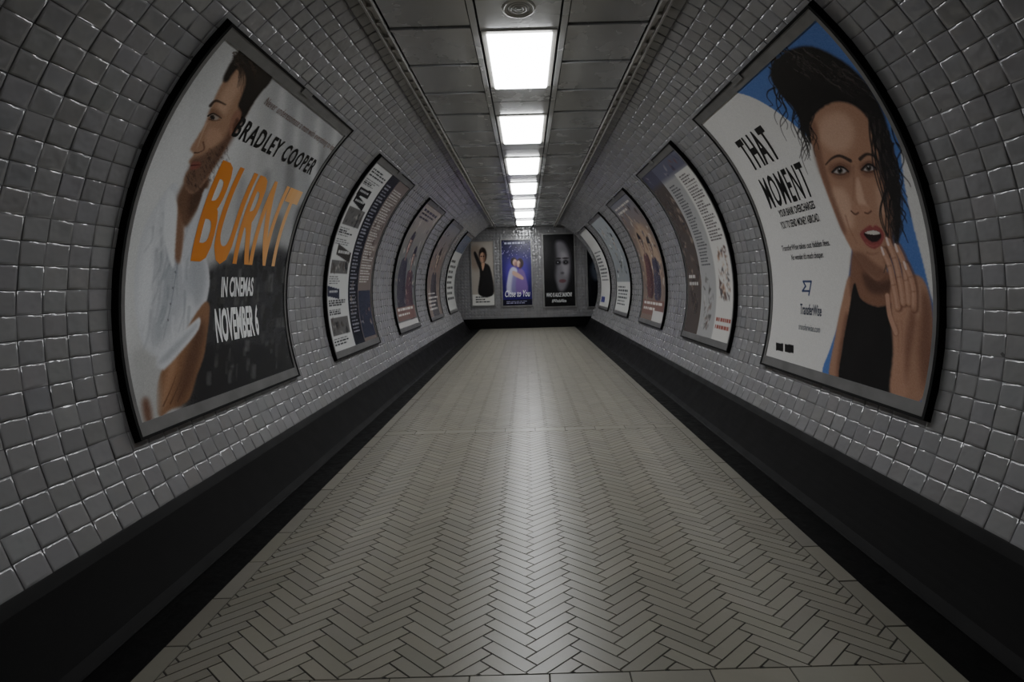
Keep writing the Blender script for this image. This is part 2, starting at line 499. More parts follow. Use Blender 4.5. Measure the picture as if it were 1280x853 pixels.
ALO=math.radians(-17.7)*R; AHI=math.radians(45.5)*R
GR='curved advertising posters along the tunnel walls'
def side_frame(sg,y0,y1,label,b0=ALO,b1=AHI):
    mp=map_side(sg)
    e=empty('advertising_poster',mp((y0+y1)/2,b0,0.0),label,'poster',GR)
    g=0.014; m=0.024; t=0.062; n=26
    l=[(y0,y0+g,b0,b1,-0.002,0.034,0,n),(y1-g,y1,b0,b1,-0.002,0.034,0,n),(y0+g,y1-g,b0,b0+g,-0.002,0.034,0,1),(y0+g,y1-g,b1-g,b1,-0.002,0.034,0,1)]
    o=boxes('gasket',l,[M_BLACK],mp=mp); attach(o,e)
    Y,Z=y0+g,y1-g; B0,B1=b0+g,b1-g
    l=[(Y,Y+m,B0,B1,-0.002,0.03,0,n),(Z-m,Z,B0,B1,-0.002,0.03,0,n),(Y+m,Z-m,B0,B0+t,-0.002,0.03,0,2),(Y+m,Z-m,B1-t,B1,-0.002,0.03,0,2)]
    ym=(y0+y1)/2
    l+=[(ym-0.05,ym+0.05,B1-t*0.4,B1+0.012,0.028,0.038,0,1)]
    o=boxes('frame',l,[M_FRAME],mp=mp); attach(o,e)
    return e,mp,(Y+m,Z-m,B0+t,B1-t)

LP=R-RP
# ---- poster: man in white shirt
e,mp,(p0,p1,q0,q1)=side_frame(-1,2.11,3.60,'curved film poster, man in white shirt, large orange title')
cv=Canvas(p0,p1,q0,q1,0.004,False,px2cyl,(178,178,177))
P=cv.poly
P([(290,60),(335,90),(300,200),(235,330),(190,420),(160,480),(150,380),(180,220)],(214,215,214),0.09)
P([(345,90),(445,160),(410,290),(350,300),(345,200)],(158,159,160),0.08,0.8)
for x0,y0_,w,h,c in((350,110,8,70,215),(372,135,5,80,205),(395,150,7,90,200),(362,190,10,60,122),(385,240,8,60,94),(410,170,6,70,170),(340,150,5,90,190),(330,215,9,50,134),(418,160,5,60,205),(402,190,4,50,130),(300,225,6,60,150),(318,180,4,90,200),(372,260,12,50,84),(345,270,8,40,96)):
    P([(x0,y0_),(x0+w,y0_+4),(x0+w-6,y0_+h),(x0-6,y0_+h-4)],(c,c,c),0.02,0.7)
P([(262,335),(362,318),(366,470),(300,490),(248,510),(248,430)],(54,54,56),0.03)
P([(240,440),(300,430),(366,440),(370,480),(240,515)],(32,32,33),0.03,0.9)
for i in range(150):
    x=random.uniform(258,358); y=random.uniform(312,466); c=random.choice((80,100,125,40,28,60,50,30,24))
    w_x=random.uniform(2,8); hh=random.uniform(3,24)
    P([(x,y),(x+w_x,y-1),(x+w_x-1,y+hh),(x-1,y+hh)],(c,c,c-2),0.006,0.45,False)
for i in range(6):
    x=190+i*9; P([(x,190-i*14),(x+5,188-i*14),(x-8,260-i*10),(x-13,262-i*10)],(228,228,228),0.02,0.5)
SH=(208,210,213)
P([(220,230),(236,262),(250,300),(262,345),(256,385),(238,415),(215,440),(190,445),(176,424),(168,372),(172,316),(182,280),(196,256),(208,238)],SH,0.005)
P([(215,262),(225,300),(214,380),(205,420),(192,430),(196,360),(205,300)],(152,157,164),0.02,0.55)
P([(240,270),(258,340),(248,385),(238,360),(236,300)],(158,161,167),0.02,0.7)
P([(184,300),(192,290),(188,360),(178,410),(172,370)],(226,228,230),0.015,0.8)
P([(220,330),(244,350),(226,390),(208,420),(212,380)],(172,176,182),0.02,0.6)
for i in range(46):
    x=random.uniform(182,242); y=random.uniform(256,400)
    dx=random.uniform(-14,2); dy=random.uniform(20,56); c=random.choice(((150,154,161),(160,164,170),(232,233,235),(226,228,230),(138,143,150)))
    cv.stroke([(x,y),(x+dx*0.3+random.uniform(-2,2),y+dy*0.5),(x+dx,y+dy)],random.uniform(0.012,0.028),c,0.35,soft=3.5)
cv.stroke([(228,285),(222,330),(214,380),(204,425)],0.008,(120,124,130),0.5,soft=1.5)
for i in range(6): cv.stroke([(225-i*3.0,300+i*20),(225.6-i*3.0,302+i*20)],0.010,(104,106,110),0.8)
# neck + collar
P([(232,226),(250,214),(262,226),(252,250),(232,284),(218,262)],(110,80,60),0.01)
P([(240,236),(258,222),(254,250),(236,272)],(72,50,38),0.015,0.7)
P([(216,250),(230,285),(224,330),(212,300)],(136,102,80),0.008)
P([(210,238),(222,262),(217,335),(205,292)],(220,222,224),0.005)
P([(256,236),(262,250),(244,300),(229,330),(231,300),(246,266)],(196,198,202),0.005)
# face (three-quarter, looking down)
SK=(168,131,106)
P([(318,72),(298,78),(280,100),(266,128),(257,153),(247,171),(238,186),(242,193),(236,202),(239,208),(233,216),(230,226),(234,240),(244,241),(256,228),(268,208),(280,188),(296,158),(316,125)],SK,0.005)
P([(298,90),(278,116),(270,142),(281,144),(296,118),(306,98)],(204,168,142),0.014,0.75)
P([(263,160),(256,176),(262,187),(272,180),(278,166)],(194,154,128),0.010,0.65)
P([(314,100),(300,136),(284,168),(268,198),(256,222),(272,204),(292,172),(310,138),(320,114)],(92,64,50),0.014,0.85)
P([(240,199),(252,195),(262,188),(274,180),(282,176),(276,192),(262,216),(246,240),(233,237),(231,224),(238,206)],(92,68,55),0.010,0.7)
for i in range(190):
    x=random.uniform(231,286); y=random.uniform(182,240)
    if abs((y-240)+(x-232)*1.1)<22: cv.stroke([(x,y),(x+1.5,y+3)],0.005,(48,35,29),0.45)
P([(240,203),(251,203),(249,210),(238,212)],(140,80,69),0.004,0.85)
cv.stroke([(239,207),(251,206)],0.006,(60,28,24),0.9)
cv.stroke([(263,132),(270,126),(282,131)],0.018,(48,34,27),0.85,soft=2)
P([(262,138),(270,136),(279,145),(271,150),(262,148)],(118,84,65),0.009,0.7)
P([(261,145),(267,143),(274,148),(268,150)],(170,160,152),0.003,0.9); P([(263,145),(267,144),(268,149),(264,149)],(36,26,22),0.002)
cv.stroke([(260,145),(267,142),(277,148)],0.009,(26,19,16),0.95)
cv.stroke([(261,149),(268,151),(275,150)],0.005,(60,42,34),0.8)
cv.stroke([(258,155),(251,172),(247,184)],0.012,(206,170,144),0.6,soft=2)
cv.stroke([(254,178),(255,187),(247,191)],0.009,(90,60,48),0.8,soft=2)
cv.stroke([(243,191),(249,191)],0.007,(50,32,26),0.9)
cv.stroke([(262,186),(258,196),(254,204)],0.008,(112,78,60),0.6,soft=2)
P([(288,152),(296,138),(303,144),(297,162),(288,170)],(152,110,90),0.005)
P([(291,160),(296,147),(299,153),(293,164)],(84,54,42),0.005,0.8)
HR=(34,27,23)
P([(290,76),(302,62),(322,62),(338,80),(340,98),(328,114),(316,130),(307,146),(301,154),(302,140),(298,132),(303,118),(307,104),(305,90),(296,86),(284,102),(279,98)],HR,0.005)
for i in range(70):
    x=random.uniform(290,320);y=random.uniform(64,82)
    cv.stroke([(x,y),(x+8,y+random.uniform(6,18)),(x+random.uniform(4,10),y+random.uniform(20,40))],0.007,random.choice(((64,50,40),(24,18,16),(48,37,30),(78,62,52))),0.5)
# arms
P([(256,378),(262,392),(256,440),(246,470),(236,500),(214,512),(198,520),(196,486),(206,455),(228,420)],(140,102,74),0.005)
P([(250,400),(256,420),(240,480),(220,510),(226,470),(238,430)],(86,58,41),0.02,0.8)
P([(214,448),(222,450),(208,505),(202,500)],(178,136,104),0.012,0.7)
for i in range(3): cv.stroke([(204+i*9,508-i*3),(214+i*9,486-i*3),(220+i*8,470)],0.008,(92,62,44),0.7)
P([(196,448),(240,404),(250,398),(246,416),(212,456),(202,462)],(212,214,217),0.005)
P([(198,452),(238,412),(246,404),(244,412),(212,448)],(154,158,164),0.010,0.6)
P([(166,440),(194,450),(198,516),(180,535),(172,500)],(184,184,182),0.02)
P([(178,500),(186,500),(190,524),(182,528)],(96,54,34),0.012,0.8)
cv.grain(4)
cv.build(mp,LP,e)
lt=Letters(mp,LP+0.0012,px2cyl,e)
lt.pt('BURNT',(238,326),(350,328),(262,198),(216,130,46),bold=0.022,shear=0.05,gap=0.98,grad=((222,178,128),14))
lt.lift+=0.0008
lt.pt('BRADLEY COOPER',(286,174),(390,214),(290,146),(10,10,10),bold=0.026,gap=1.2)
lt.pt('Never underestimate a man with everything to lose',(322,140),(422,182),(324,128),(112,84,76),bold=0.0,gap=1.1)
lt.pt('IN CINEMAS',(276,374),(316,366),(277,350),(225,225,225),bold=0.03)
lt.pt('NOVEMBER 6',(271,428),(324,416),(272,388),(235,235,235),bold=0.035)

# ---- poster: startled woman
e,mp,(p0,p1,q0,q1)=side_frame(1,2.09,3.56,'curved blue and white poster, startled dark-haired woman in black top')
cv=Canvas(p0,p1,q0,q1,0.004,True,px2cyl,(82,114,176))
P=cv.poly
P([(850,150),(890,118),(930,118),(980,146),(1026,190),(1054,240),(1065,290),(1060,350),(1046,410),(1030,455),(1016,480),(940,480),(930,300)],(212,210,207),0.003)
P([(1126,176),(1146,204),(1180,300),(1185,400),(1167,380),(1154,330),(1140,276),(1130,226)],(206,205,202),0.003)
P([(970,428),(979,430),(979,440),(970,438)],(16,16,18),0.001,1,False); P([(981,430),(992,432),(992,442),(981,440)],(16,16,18),0.001,1,False)
for a,b in(((1004,352),(1014,352)),((1014,352),(1011,369)),((1004,352),(1007,358)),((1007,358),(1003,364)),((1003,364),(1012,364))):
    cv.stroke([a,b],0.012,(52,64,104),1,taper=False)
SK=(166,126,103); SKD=(104,70,56); SKL=(202,167,144)
P([(1062,345),(1052,380),(1044,420),(1036,470),(1056,476),(1066,430),(1076,380)],SK,0.005)
P([(1058,390),(1048,440),(1046,474),(1056,470),(1066,422)],SKD,0.012,0.7)
P([(1128,352),(1146,344),(1160,362),(1167,420),(1162,470),(1150,502),(1120,494),(1112,440),(1118,390)],SK,0.005)
P([(1152,362),(1164,384),(1165,440),(1154,490),(1148,440),(1151,400)],SKD,0.016,0.7)
P([(1134,362),(1146,356),(1150,380),(1142,400)],SKL,0.014,0.6)
P([(1068,310),(1105,335),(1122,350),(1132,372),(1100,395),(1074,392),(1062,362)],(132,94,75),0.008)
P([(1078,340),(1100,352),(1118,346),(1122,360),(1100,368),(1084,362)],(78,52,41),0.012,0.8)
P([(1068,354),(1076,374),(1098,384),(1118,376),(1126,360),(1132,400),(1128,450),(1126,494),(1090,488),(1050,478),(1054,430),(1062,385)],(22,21,21),0.004)
for i in range(46):
    x=random.uniform(1060,1120); y=random.uniform(388,462); cv.stroke([(x,y),(x+random.uniform(-4,4),y+24)],0.006,(40,39,39),0.6)
HB=(24,21,22)
P([(964,98),(966,80),(984,64),(1012,58),(1046,72),(1076,96),(1100,132),(1114,176),(1122,222),(1126,280),(1120,308),(1113,270),(1104,220),(1088,176),(1050,144),(1032,146),(1022,166),(1014,180),(1004,160),(992,136),(976,118)],HB,0.006)
P([(1016,146),(1040,128),(1068,132),(1090,156),(1104,190),(1112,232),(1116,276),(1114,312),(1109,336),(1100,350),(1089,346),(1072,325),(1055,294),(1041,260),(1029,228),(1019,194),(1012,166)],SK,0.005)
P([(1028,148),(1052,140),(1068,160),(1062,186),(1040,190),(1023,172)],SKL,0.018,0.75)
P([(1038,240),(1055,236),(1066,262),(1066,286),(1054,278)],SKL,0.016,0.75)
P([(1094,234),(1101,238),(1106,264),(1099,270)],SKL,0.012,0.55)
P([(1013,156),(1020,154),(1029,200),(1042,244),(1058,290),(1050,284),(1032,236),(1018,198)],SKD,0.009,0.5)
P([(1098,170),(1109,212),(1116,270),(1113,320),(1106,330),(1109,270),(1102,220)],SKD,0.012,0.7)
P([(1066,316),(1080,338),(1098,351),(1108,340),(1092,328),(1079,317)],SKD,0.010,0.6)
P([(1073,222),(1081,250),(1086,261),(1078,263),(1071,250),(1070,228)],SKL,0.006,0.85)
P([(1036,207),(1050,202),(1064,207),(1062,221),(1049,224),(1038,218)],(124,88,71),0.010,0.75)
P([(1075,205),(1087,201),(1097,208),(1094,219),(1082,221),(1075,214)],(124,88,71),0.009,0.75)
for ex,ey,wd in((1050,214,8.8),(1086,211,7.8)):
    P([(ex-wd,ey+1),(ex-wd*0.3,ey-4.2),(ex+wd*0.5,ey-3.6),(ex+wd,ey),(ex+wd*0.4,ey+2.8),(ex-wd*0.4,ey+3.2)],(170,163,159),0.002)
    P([(ex-3.6,ey-1),(ex,ey-4.8),(ex+3.6,ey-1),(ex,ey+3.2)],(60,50,45),0.003)
    P([(ex-1.8,ey-1),(ex,ey-3.2),(ex+1.8,ey-1),(ex,ey+1.2)],(12,10,10),0.002)
    P([(ex-1.4,ey-3.0),(ex-0.5,ey-3.8),(ex+0.2,ey-2.8),(ex-0.7,ey-2)],(225,225,225),0.001)
    cv.stroke([(ex-wd-1,ey+1.5),(ex-wd*0.3,ey-5),(ex+wd*0.5,ey-4.5),(ex+wd+1.5,ey+0.5)],0.012,(24,17,17),0.9,taper=False,soft=1.6)
    cv.stroke([(ex-wd,ey+2),(ex-wd*0.3,ey+4.2),(ex+wd*0.5,ey+3.8),(ex+wd,ey+1)],0.009,(76,51,43),0.7,taper=False,soft=2)
    cv.stroke([(ex-wd,ey-4),(ex,ey-9),(ex+wd,ey-5)],0.008,(104,71,56),0.6,taper=False,soft=2)
cv.stroke([(1063,201),(1050,195),(1040,198),(1032,206)],0.020,(40,30,26),0.85,soft=2)
cv.stroke([(1075,199),(1083,193),(1092,195),(1099,203)],0.019,(40,30,26),0.85,soft=2)
cv.stroke([(1067,208),(1067,230),(1066,250)],0.012,(132,94,77),0.45,soft=3)
P([(1064,261),(1069,256),(1083,257),(1088,264),(1081,269),(1069,268)],(172,130,107),0.006,0.9)
cv.stroke([(1064,264),(1069,268),(1073,266)],0.009,(74,46,37),0.75,taper=False,soft=1.6)
cv.stroke([(1081,266),(1085,267),(1089,264)],0.008,(74,46,37),0.75,taper=False,soft=1.6)
cv.stroke([(1057,270),(1062,286),(1071,304)],0.012,(132,94,77),0.5,soft=3)
P([(1075,292),(1082,285),(1088,282),(1091,284),(1095,282),(1103,288),(1105,297),(1101,306),(1093,311),(1085,308),(1079,301)],(142,71,69),0.003)
P([(1080,292),(1088,289),(1096,289),(1101,293),(1100,299),(1093,303),(1086,300)],(34,14,16),0.003)
P([(1081,291.5),(1088,288.5),(1096,289),(1100,292),(1091,293.5)],(200,194,186),0.0015)
cv.stroke([(1083,304),(1090,308),(1098,306)],0.008,(180,108,102),0.6,soft=2)
cv.stroke([(1084,316),(1091,318),(1098,316)],0.012,(120,82,65),0.5,soft=3)
def curl(x,y,dx,dy,n,amp,w,c,al=0.9,soft=1.0):
    pts=[]
    ph=random.random()*6
    for i in range(n+1):
        t=i/n; pts.append((x+dx*t+amp*math.sin(ph+t*8),y+dy*t+amp*0.6*math.cos(ph+t*7)))
    cv.stroke(pts,w,c,al,soft=soft)
DK=((18,16,17),(56,48,47),(34,30,30),(80,72,70),(24,20,20))
for i in range(130):
    x=random.uniform(970,1070); y=60+max(0,x-1010)*0.6+random.uniform(0,24)
    curl(x,y,random.uniform(16,36),random.uniform(12,30),5,2.6,0.009,random.choice(DK),0.7,1.4)
for i in range(44):
    curl(964+random.uniform(0,34),84+random.uniform(-14,40),random.uniform(-4,24),random.uniform(24,62),6,4.4,0.010,(24,21,22),0.85,1.3)
for i in range(26):
    curl(1000+random.uniform(0,14),138+random.uniform(-10,14),random.uniform(-4,10),random.uniform(24,66),6,3.6,0.009,(28,24,24),0.85,1.4)
for i in range(44):
    x=1086+random.uniform(0,22)
    y=118+(x-1070)*1.3
    curl(x,y,random.uniform(18,30),random.uniform(80,170),9,4.2,0.011,random.choice(((18,16,17),(56,49,48),(30,26,26))),0.85,1.4)
for i in range(18):
    curl(1106+random.uniform(-4,14),180+random.uniform(-30,70),random.uniform(4,20),random.uniform(50,110),8,5.5,0.009,(24,22,22),0.85,1.4)
# hand touching chin
FG=(176,134,111)
P([(1114,356),(1134,350),(1145,376),(1144,415),(1136,450),(1132,496),(1112,490),(1116,440),(1114,400)],FG,0.006)
for pts,w in(([(1122,384),(1117,356),(1112,332),(1104,314)],0.036),([(1129,378),(1124,346),(1118,322),(1110,302)],0.037),([(1136,378),(1133,350),(1129,328),(1121,310)],0.035),([(1142,386),(1142,364),(1138,346),(1132,332)],0.031)):
    sh_=[(p[0]+1.6,p[1]) for p in pts]
    cv.stroke(sh_,w+0.014,(112,76,61),0.7,taper=False,soft=3); cv.stroke(pts,w,FG,1,taper=False,soft=1.5)
    cv.stroke([(p[0]-0.9,p[1]) for p in pts],w*0.4,(202,163,141),0.6,taper=False,soft=2.5)
    for q in pts[1:3]: cv.stroke([(q[0]-2.4,q[1]+1),(q[0]+2.4,q[1])],0.006,(128,90,73),0.5,taper=False,soft=2)
    t=pts[-1]; cv.stroke([(t[0]+0.5,t[1]+4),(t[0]-2,t[1]-4)],0.014,(216,197,190),0.95,taper=False)
cv.stroke([(1120,416),(1112,394),(1109,370)],0.034,(112,76,61),0.6,taper=False,soft=3)
cv.stroke([(1120,416),(1112,394),(1109,370)],0.028,(190,148,125),0.95,taper=False,soft=1.5)
P([(1139,384),(1145,400),(1138,446),(1132,484),(1131,430)],SKD,0.012,0.6)
for i in range(3): cv.stroke([(1121+i*6,402),(1123+i*5,420),(1123+i*4,440)],0.010,(148,108,89),0.45,soft=3)
cv.grain(3.5)
cv.build(mp,LP,e)
lt=Letters(mp,LP+0.0012,px2cyl,e); K=(12,12,14)
lt.pt('THAT',(940,211),(977,197),(934,166),K,bold=0.03,gap=1.1)
lt.pt('MOMENT',(962,257),(1019,248),(956,217),K,bold=0.016,gap=1.15)
lt.pt('YOUR BANK OVERCHARGES',(975,271),(1020,261),(974,262),K,bold=0.02)
lt.pt('YOU TO SEND MONEY ABROAD.',(977,285),(1026,278),(976,276),K,bold=0.015)
lt.pt('TransferWise takes out hidden fees.',(978,314),(1038,307),(978,307),(50,50,54),bold=0.015)
lt.pt("No wonder it's much cheaper.",(990,326),(1030,321),(990,319),(50,50,54),bold=0.015)
lt.pt('TransferWise',(1000,393),(1027,395),(1000,380),(44,54,76),bold=0.015)
lt.pt('transferwise.com',(998,412),(1025,416),(998,404),(110,114,120),bold=0.01)

# ---- generic side posters
def prep(sg,y0,y1,label,bg,step=0.009):
    e,mp,(p0,p1,q0,q1)=side_frame(sg,y0,y1,label)
    return e,mp,Canvas(p0,p1,q0,q1,step,sg>0,px2cyl,bg)
def fig(c,u,v,h,skin,cloth,hair):
    c.poly([(u-1.1*h,v-3.2*h),(u-0.95*h,v-1.1*h),(u-0.3*h,v-0.72*h),(u+0.3*h,v-0.72*h),(u+0.95*h,v-1.1*h),(u+1.1*h,v-3.2*h)],cloth,0.008,1,True,'n')
    c.poly([(u+0.2*h,v-3.2*h),(u+0.3*h,v-1.0*h),(u+0.9*h,v-1.1*h),(u+1.1*h,v-3.2*h)],tuple(int(x*0.6) for x in cloth),0.02,0.7,True,'n')
    c.rect(u-0.2*h,v-0.85*h,u+0.2*h,v-0.3*h,tuple(int(x*0.7) for x in skin),1,0.006)
    c.ell(u,v+0.08*h,0.5*h,0.58*h,hair,0.008)
    c.ell(u,v,0.38*h,0.5*h,skin,0.008)
    c.ell(u+0.2*h,v-0.05*h,0.16*h,0.42*h,tuple(int(x*0.5) for x in skin),0.02,0.8)
    c.ell(u,v+0.36*h,0.36*h,0.16*h,hair,0.008)
    for s in(-1,1): c.ell(u+s*0.15*h,v+0.06*h,0.07*h,0.04*h,(45,34,32),0.006,0.9)
    c.ell(u,v-0.26*h,0.12*h,0.04*h,(120,66,62),0.005)
def clutter(c,u0,v0,u1,v1,pal,n,sz=0.12):
    for i in range(n):
        u=random.uniform(u0,u1-sz*0.5); v=random.uniform(v0,v1-sz*0.4)
        c.poly([(u+random.uniform(-0.2,1.2)*sz*0.5,v+random.uniform(-0.2,1.2)*sz*0.4) for _ in range(5)],random.choice(pal),0.006,0.7,True,'n')
# L2
e,mp,c=prep(-1,4.3,5.6,'curved poster crowded with pale panels and listings on navy',(32,34,46),0.007)
c.rect(0,0,0.42,1,(196,196,194))
v=0.97
while v>0.04:
    kind=random.random()
    if kind<0.35: h=random.uniform(0.03,0.05); c.bars(0.03,v-h,0.38,v,random.choice((3,4)),(40,40,44),rag=0.6); v-=h+0.012
    elif kind<0.8:
        h=random.uniform(0.03,0.06); a=random.uniform(0.0,0.12); b=random.uniform(0.22,0.42); d=random.uniform(-0.02,0.02)
        c.poly([(a,v-h+d),(b,v-h-d),(b,v-d),(a,v+d)],random.choice(((20,20,24),(18,18,22),(46,48,70),(64,60,56))),0,1,False,'n'); c.bars(a+0.03,v-h*0.75,b-0.03,v-h*0.2,1,(196,196,194),rag=0.1); v-=h+0.012
    else:
        h=random.uniform(0.06,0.1); c.rect(0.04,v-h,0.38,v,(100,98,96)); clutter(c,0.04,v-h,0.38,v,[(46,44,46),(170,164,156),(78,68,64)],14,0.1); v-=h+0.012
c.rect(0.44,0.04,0.63,0.96,(26,27,40)); c.bars(0.46,0.06,0.61,0.94,44,(150,150,158))
clutter(c,0.44,0.1,0.62,0.4,[(140,126,112),(84,72,64),(170,162,146)],14,0.08)
c.rect(0.65,0,1,1,(122,108,102)); c.rect(0.66,0.02,0.98,0.3,(50,54,76)); c.bars(0.68,0.34,0.96,0.94,36,(204,200,192))
clutter(c,0.68,0.04,0.96,0.28,[(130,96,84),(190,180,160),(36,36,50)],16,0.1)
clutter(c,0.68,0.5,0.96,0.75,[(104,90,84),(84,66,62),(150,136,126)],20,0.12)
c.mute(0.2); c.build(mp,LP,e)
# L3
e,mp,c=prep(-1,6.5,7.75,'curved theatre poster with muted grey-green and brown portraits',(104,108,102))
c.vgrad((166,150,128),0.45,1.0,0.9); clutter(c,0,0.15,1,1,[(180,170,150),(84,90,88),(132,116,100),(56,54,54),(150,132,112)],70,0.16)
fig(c,0.32,0.66,0.16,(186,148,126),(60,58,64),(40,30,24)); fig(c,0.7,0.56,0.15,(190,154,130),(100,60,56),(28,24,22))
clutter(c,0,0.15,1,0.4,[(140,130,118),(74,68,64),(170,158,142)],20,0.12)
c.rect(0.05,0.05,0.95,0.16,(140,94,78),0.8); c.bars(0.1,0.07,0.9,0.15,2,(226,218,202)); c.rect(0,0,1,0.04,(200,196,190))
c.bars(0.1,0.86,0.9,0.96,3,(50,46,44)); c.mute(0.3); c.build(mp,LP,e)
# L4
e,mp,c=prep(-1,8.65,9.95,'curved muted brown poster with figure and pale text',(130,110,100),0.012)
c.vgrad((112,116,124),0.6,1.0,0.9); clutter(c,0,0.2,1,1,[(180,160,140),(84,74,78),(142,106,88)],40,0.18); fig(c,0.5,0.6,0.2,(190,158,134),(76,68,76),(56,40,30)); c.bars(0.1,0.05,0.9,0.25,5,(216,210,200)); c.mute(0.3); c.build(mp,LP,e)
# L5
e,mp,c=prep(-1,10.75,12.0,'curved pale poster with grey-blue heading',(194,194,190),0.014)
c.rect(0,0.75,1,1,(96,108,128)); c.bars(0.1,0.1,0.9,0.65,8,(60,60,64)); c.build(mp,LP,e)
# R2
e,mp,c=prep(1,4.15,5.4,'curved cultural poster with brown image strip and text columns',(172,170,167),0.007)
c.rect(0,0,0.34,1,(84,74,68)); c.vgrad((76,76,104),0.88,0.92,0.8)
clutter(c,0.0,0.9,1,1.0,[(120,74,74),(56,56,84),(150,144,156)],18,0.1)
clutter(c,0.02,0.1,0.34,0.86,[(62,54,48),(156,136,118),(110,94,84),(88,72,62)],60,0.14)
c.bars(0.04,0.26,0.3,0.34,2,(206,202,196))
c.rect(0.36,0,0.66,0.88,(164,163,162)); c.bars(0.4,0.38,0.62,0.86,28,(74,74,78))
clutter(c,0.38,0.04,0.62,0.34,[(112,108,106),(186,182,178),(120,96,88),(84,80,78)],30,0.1)
c.rect(0.68,0,1,0.9,(206,203,198)); c.bars(0.72,0.5,0.96,0.88,24,(84,74,76))
clutter(c,0.72,0.18,0.97,0.48,[(88,64,58),(196,166,140),(130,92,76),(64,56,60),(174,130,102)],46,0.1)
c.bars(0.7,0.04,0.98,0.12,2,(160,78,66),rag=0.1)
c.mute(0.15); c.build(mp,LP,e)
# R3
e,mp,c=prep(1,6.2,7.45,'curved warm brown show poster with crowd scene',(132,112,96))
c.vgrad((120,124,136),0.7,1.0,0.9); c.ell(0.55,0.5,0.4,0.28,(176,146,116),0.05)
clutter(c,0,0.15,1,0.95,[(190,166,140),(84,70,64),(140,106,84),(72,74,88),(200,188,170)],90,0.14)
fig(c,0.36,0.62,0.13,(198,164,138),(112,68,62),(40,30,24)); fig(c,0.68,0.57,0.12,(198,164,138),(72,66,84),(26,22,20))
clutter(c,0,0.15,1,0.42,[(180,156,132),(74,62,58),(130,100,84),(104,102,106)],40,0.1)
c.rect(0.02,0.04,0.98,0.16,(132,90,78),0.75); c.bars(0.08,0.06,0.92,0.15,2,(226,218,206)); c.rect(0.55,0.0,0.98,0.08,(200,197,192),0.95)
c.bars(0.1,0.88,0.9,0.96,2,(214,204,190)); c.mute(0.2); c.build(mp,LP,e)
# R4
e,mp,c=prep(1,8.3,9.6,'curved pale grey poster with picture and white lower panel',(142,148,152),0.012)
c.vgrad((176,182,186),0.5,1,0.9); clutter(c,0.1,0.35,0.9,0.95,[(186,164,142),(94,106,120),(210,210,206),(112,116,96),(74,70,72)],50,0.16); c.rect(0,0,1,0.3,(204,204,200)); c.bars(0.1,0.05,0.9,0.26,6,(60,66,74)); c.mute(0.2); c.build(mp,LP,e)
# R5
e,mp,c=prep(1,10.3,11.6,'curved mostly white poster with small grey text',(216,215,211),0.014)
c.bars(0.1,0.3,0.9,0.7,9,(90,90,96)); c.rect(0.1,0.05,0.5,0.12,(60,60,140)); c.build(mp,LP,e)

# ---- end wall posters
def endposter(x0,y0,x1,y1,label,bg,step=0.008):
    a=px2end(x0,y0); b=px2end(x1,y1); xa,xb=sorted((a[0],b[0])); za,zb=sorted((a[1],b[1]))
    e=empty('advertising_poster',(xa/2+xb/2,YE,za),label,'poster','upright posters on the end wall')
    g=0.035
    o=boxes('frame',[(xa,xa+g,za,zb,-0.002,0.03,0),(xb-g,xb,za,zb,-0.002,0.03,0),(xa+g,xb-g,za,za+g,-0.002,0.03,0),(xa+g,xb-g,zb-g,zb,-0.002,0.03,0)],[M_FRAME],mp=map_end); attach(o,e)
    return e,Canvas(xa+g,xb-g,za+g,zb-g,step,False,px2end,bg)
e,c=endposter(587,301,620,383,'light grey poster with a dark-haired figure in dark clothes',(166,158,148))
c.rect(0,0,1,0.17,(208,206,200)); c.ell(0.2,0.75,0.3,0.2,(134,118,104),0.06,0.8)
c.poly([(0.3,0.17),(0.36,0.45),(0.4,0.64),(0.62,0.66),(0.86,0.56),(0.95,0.17)],(24,22,23),0.01,1,True,'n')
c.poly([(0.12,0.8),(0.2,0.84),(0.44,0.66),(0.6,0.6),(0.5,0.5),(0.36,0.56)],(30,28,28),0.01,1,True,'n')
c.poly([(0.45,0.66),(0.5,0.54),(0.6,0.66)],(190,150,124),0.006,1,True,'n')
c.ell(0.52,0.79,0.18,0.12,(34,24,20),0.012); c.ell(0.5,0.75,0.12,0.085,(184,144,120),0.01); c.ell(0.58,0.75,0.05,0.08,(110,80,64),0.012,0.8)
c.ell(0.45,0.77,0.03,0.01,(40,30,28),0.005); c.ell(0.55,0.77,0.03,0.01,(40,30,28),0.005)
c.bars(0.15,0.03,0.85,0.14,3,(40,40,44)); c.build(map_end,0.012,e)
e,c=endposter(625,299,667,383,'purple musical poster with an embracing couple and white script',(40,28,100))
c.vgrad((10,8,40),0.7,1,0.9); c.ell(0.5,0.48,0.4,0.26,(76,56,158),0.06,0.9)
for i in range(46): c.ell(random.random(),random.uniform(0.72,0.98),0.012,0.007,(180,170,216),0.003,0.8)
c.bars(0.1,0.91,0.9,0.97,1,(190,190,214))
c.poly([(0.14,0.2),(0.2,0.46),(0.32,0.58),(0.5,0.56),(0.56,0.4),(0.52,0.2)],(186,184,210),0.014,1,True,'n')
c.poly([(0.3,0.22),(0.38,0.48),(0.5,0.42),(0.5,0.2)],(100,90,144),0.02,0.7,True,'n')
c.ell(0.41,0.67,0.11,0.065,(40,28,30),0.010); c.ell(0.445,0.655,0.08,0.052,(200,164,148),0.010)
c.poly([(0.47,0.2),(0.5,0.48),(0.62,0.56),(0.78,0.48),(0.86,0.2)],(120,92,154),0.014,1,True,'n')
c.ell(0.62,0.645,0.12,0.075,(50,30,32),0.010); c.ell(0.565,0.635,0.07,0.052,(206,172,154),0.010)
c.ell(0.47,0.62,0.05,0.05,(120,84,84),0.014,0.6); c.ell(0.62,0.6,0.04,0.05,(90,58,60),0.014,0.7)
